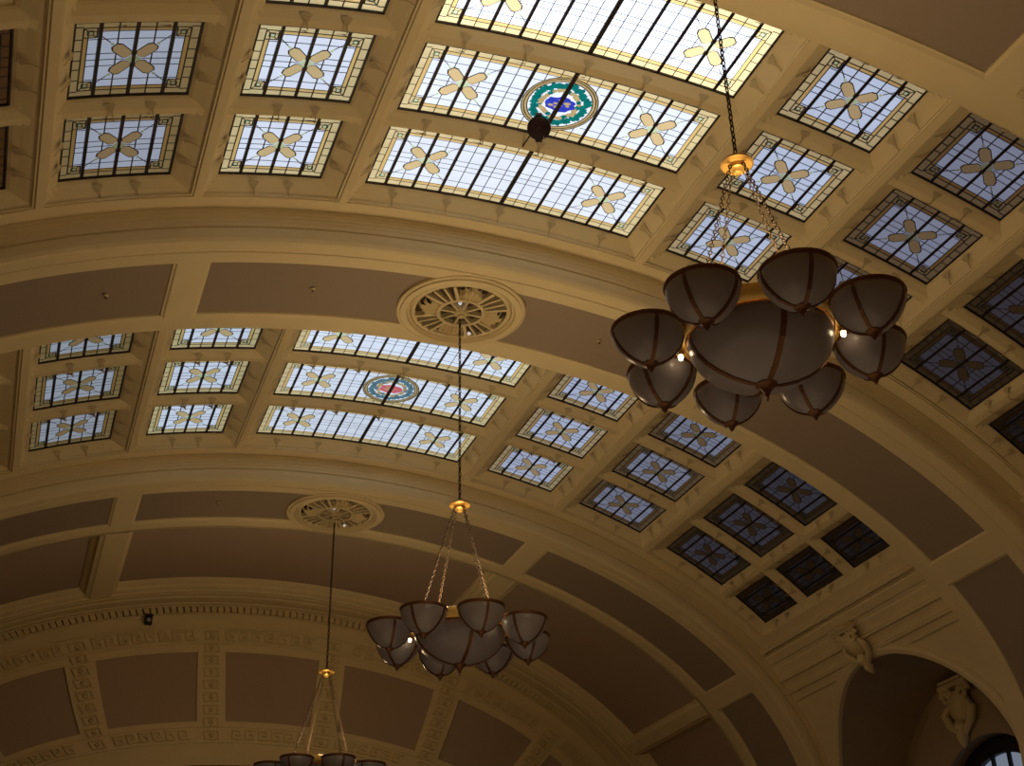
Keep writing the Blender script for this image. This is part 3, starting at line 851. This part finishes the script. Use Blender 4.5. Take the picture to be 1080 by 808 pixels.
def link_obj(nm, me, parent, loc=(0,0,0), rz=0.):
    o = bpy.data.objects.new(nm, me); COL.objects.link(o); o.parent = parent; o.location = loc; o.rotation_euler = (0, 0, rz); return o
ZT = 2.41 + ZS      # canopy level is the origin of a chandelier
def make_chandelier(y, ph, sc=1.0):
    t = empty('chandelier', (0, y, ZT))
    link_obj('canopy', canopy, t)
    link_obj('hanging_chain', rod_mesh, t)
    zb = .20 - 2.44        # tip plane of the big bowl
    b = link_obj('centre_bowl', big_glass, t, (0, 0, zb), ph)
    link_obj('rim', big_rim, b)
    for k in range(4): link_obj('strap', big_straps[k], b)
    link_obj('finial', big_fin, b); link_obj('pull_ring', pull, b)
    link_obj('ring', gold_ring, t, (0, 0, zb))
    for k in range(8):
        a = ph + k*pi/4
        link_obj('arm', arm_mesh, t, (0, 0, zb), a)
        s = link_obj('small_bowl', small_glass, t, (.905*cos(a), .905*sin(a), .335-2.44), a)
        link_obj('rim', small_rim, s)
        for q in range(4): link_obj('strap', small_straps[q], s)
        link_obj('finial', small_fin, s)
    return t
def chains(t, ph, zb):
    for k in range(4):
        a = ph + k*pi/2
        m = chain_mesh('support_chain', (.075*cos(a), .075*sin(a), -.03), (.60*cos(a), .60*sin(a), zb+.62))
        m.obj('support_chain', CHAIN, t)
def bulbs(t, angs, zb):
    for a in angs:
        s = link_obj('socket', sock_mesh, t, (.635*cos(a), .635*sin(a), zb+.455))
        link_obj('bulb', bulb_mesh, s, (0, 0, -.02))
m = chain_mesh('hanging_chain', (0, 0, .05), (0, 0, 5.43-2.44-.08), link=.08, w=.016, r=.008)
rod_mesh = m.mesh('hanging_chain', CHAIN)
SPEC = [(YC1-PER+.105, R_(-12.6), 9.9, 'large nearest chandelier of smoky bowls at upper right', (144.6, -35.1)),
        (YC1+.05, R_(-2), 17, 'middle chandelier hanging from the nearer ceiling rosette', (153, -69.5)),
        (YC1+PER, R_(5), 20, 'farthest chandelier, mostly below the bottom edge, under the farther rosette', (162, -62))]
for y, ph, cp, lab, bl in SPEC:
    t = make_chandelier(y, ph)
    chains(t, R_(cp), .20-2.44); bulbs(t, [R_(a) for a in bl], .20-2.44)
    if y > 20: t.location.z -= .06; t.location.y += .06
    tag(t, lab, 'chandelier', 'chandeliers')

# ------------------------------------------------------------------ small fittings
# black loudspeaker under the emblem skylight of the nearest bay
sp = empty('loudspeaker', (-.24, 11.19, 5.79+ZS), 'black round loudspeaker hanging over the green and blue emblem skylight', 'loudspeaker')
aim = Vector((CAMLOC.x+1.5, 2.0, 2.0)) - Vector(sp.location); aim.normalize()
Q = aim.to_track_quat('Z', 'X').to_matrix() * 1.12
m = MB(); m.lathe([(0, -.10), (.07, -.10), (.10, -.06), (.125, .0), (.13, .05), (.122, .06), (.112, .05)], 24, M=Q); m.obj('housing', BLACK, sp, smooth=True)
m = MB(); m.lathe([(.115, .045), (.08, .02), (.03, .0), (.025, .012), (0, .018)], 24, M=Q); m.obj('cone', REDCONE, sp, smooth=True)
m = MB()
for sx in (-1, 1): m.box(tuple(Q @ Vector((sx*.14, 0, -.02))), (.02, .07, .16), Q)
m.box(tuple(Q @ Vector((0, 0, -.13))), (.30, .07, .02), Q); m.tube([(0, .03, .03), (.02, .3, .15), (.03, .62, .20)], .010, 6); m.obj('bracket', BLACK, sp)
m = MB(); m.tube([(.06, 0, -.12), (.075, .02, -.3), (.08, .02, -.47)], .0035, 5); m.obj('cable', CREAM2, sp)
# small black camera box on the end wall
bx = empty('camera_box', (-2.77, WY-.09, 4.83+ZS), 'small black box fixed to the cream end wall below the dentils', 'camera')
m = MB(); m.box((0, 0, 0), (.15, .16, .17)); m.box((0, -.09, .09), (.17, .06, .02)); m.obj('housing', BLACK, bx)
m = MB(); m.lathe([(.045, 0), (.045, .03), (.03, .035), (0, .02)], 14, c=(0, -.08, -.02), M=Matrix.Rotation(pi/2, 3, 'X')); m.obj('lens', mat('grey lens', (.35, .33, .33), .2), bx, smooth=True)
m = MB(); m.box((0, .085, 0), (.05, .05, .05)); m.obj('bracket', BLACK, bx)
# sprinkler heads
spk = None
for (tt, yy, lab) in ((-.547, 14.832, 'small sprinkler head on the long brown panel at the left edge'),
                      (-.236, 14.79, 'small pale sprinkler head on the brown panel left of the nearer rosette'),
                      (.231, 14.80, 'small sprinkler head on the brown panel right of the nearer rosette'),
                      (-.243, 22.28, 'small sprinkler head on the brown panel left of the farther rosette')):
    p = E(tt, BROWN_OFF + .034, yy)
    if spk is None:
        spk = empty('sprinkler_head', p)
        m = MB(); m.lathe([(.055, .02), (.055, -.004), (.04, -.014), (.02, -.02), (.018, -.03)], 16); m.obj('escutcheon', CREAM, spk, smooth=True)
        m = MB(); m.lathe([(0, -.03), (.016, -.03), (.016, -.05), (.034, -.055), (.034, -.06), (0, -.06)], 12); m.obj('deflector', BRONZE, spk, smooth=True)
        o = spk
    else:
        o = dup(spk); o.location = p
    o.scale = (.6, .6, .6)
    tag(o, lab, 'sprinkler', 'sprinkler heads')

# ------------------------------------------------------------------ light
def area(name, loc, rot, sx, sy, energy, color):
    l = bpy.data.lights.new(name, 'AREA'); l.shape = 'RECTANGLE'; l.size = sx; l.size_y = sy; l.energy = energy; l.color = color
    o = bpy.data.objects.new(name, l); o.location = loc; o.rotation_euler = rot; COL.objects.link(o); return o
area('hall_fill', (-1, 10, 2.0), (pi, 0, 0), 7, 11, 74, (1, .74, .45))  # added unseen fill from below, stands in for floor bounce
for y, ea, ep in ((YC1-PER+.1, 62, 82), (YC1, 56, 74), (YC1+PER, 22, 60)):
    l = bpy.data.lights.new('chandelier_uplight', 'AREA'); l.shape = 'DISK'; l.size = .9; l.energy = ea; l.color = (1, .75, .43)
    o = bpy.data.objects.new('chandelier_uplight', l); o.location = (0, y, .96+ZS); o.rotation_euler = (pi, 0, 0); COL.objects.link(o)
    l = bpy.data.lights.new('chandelier_lamp', 'POINT'); l.energy = ep; l.color = (1, .70, .36); l.shadow_soft_size = .15
    o = bpy.data.objects.new('chandelier_lamp', l); o.location = (0, y, 1.02+ZS); COL.objects.link(o)

w = bpy.data.worlds.new('World'); S.world = w; w.use_nodes = True
w.node_tree.nodes['Background'].inputs['Color'].default_value = (.5, .45, .4, 1); w.node_tree.nodes['Background'].inputs['Strength'].default_value = .02

# ------------------------------------------------------------------ camera
cam = bpy.data.cameras.new('Camera'); cam.sensor_fit = 'HORIZONTAL'; cam.sensor_width = 36; cam.lens = FPX/1080*36
co = bpy.data.objects.new('Camera', cam); co.location = CAMLOC; co.rotation_euler = CAMROT; COL.objects.link(co); S.camera = co
S.view_settings.view_transform = 'Standard'; S.view_settings.look = 'None'; S.view_settings.exposure = 0; S.view_settings.gamma = 1
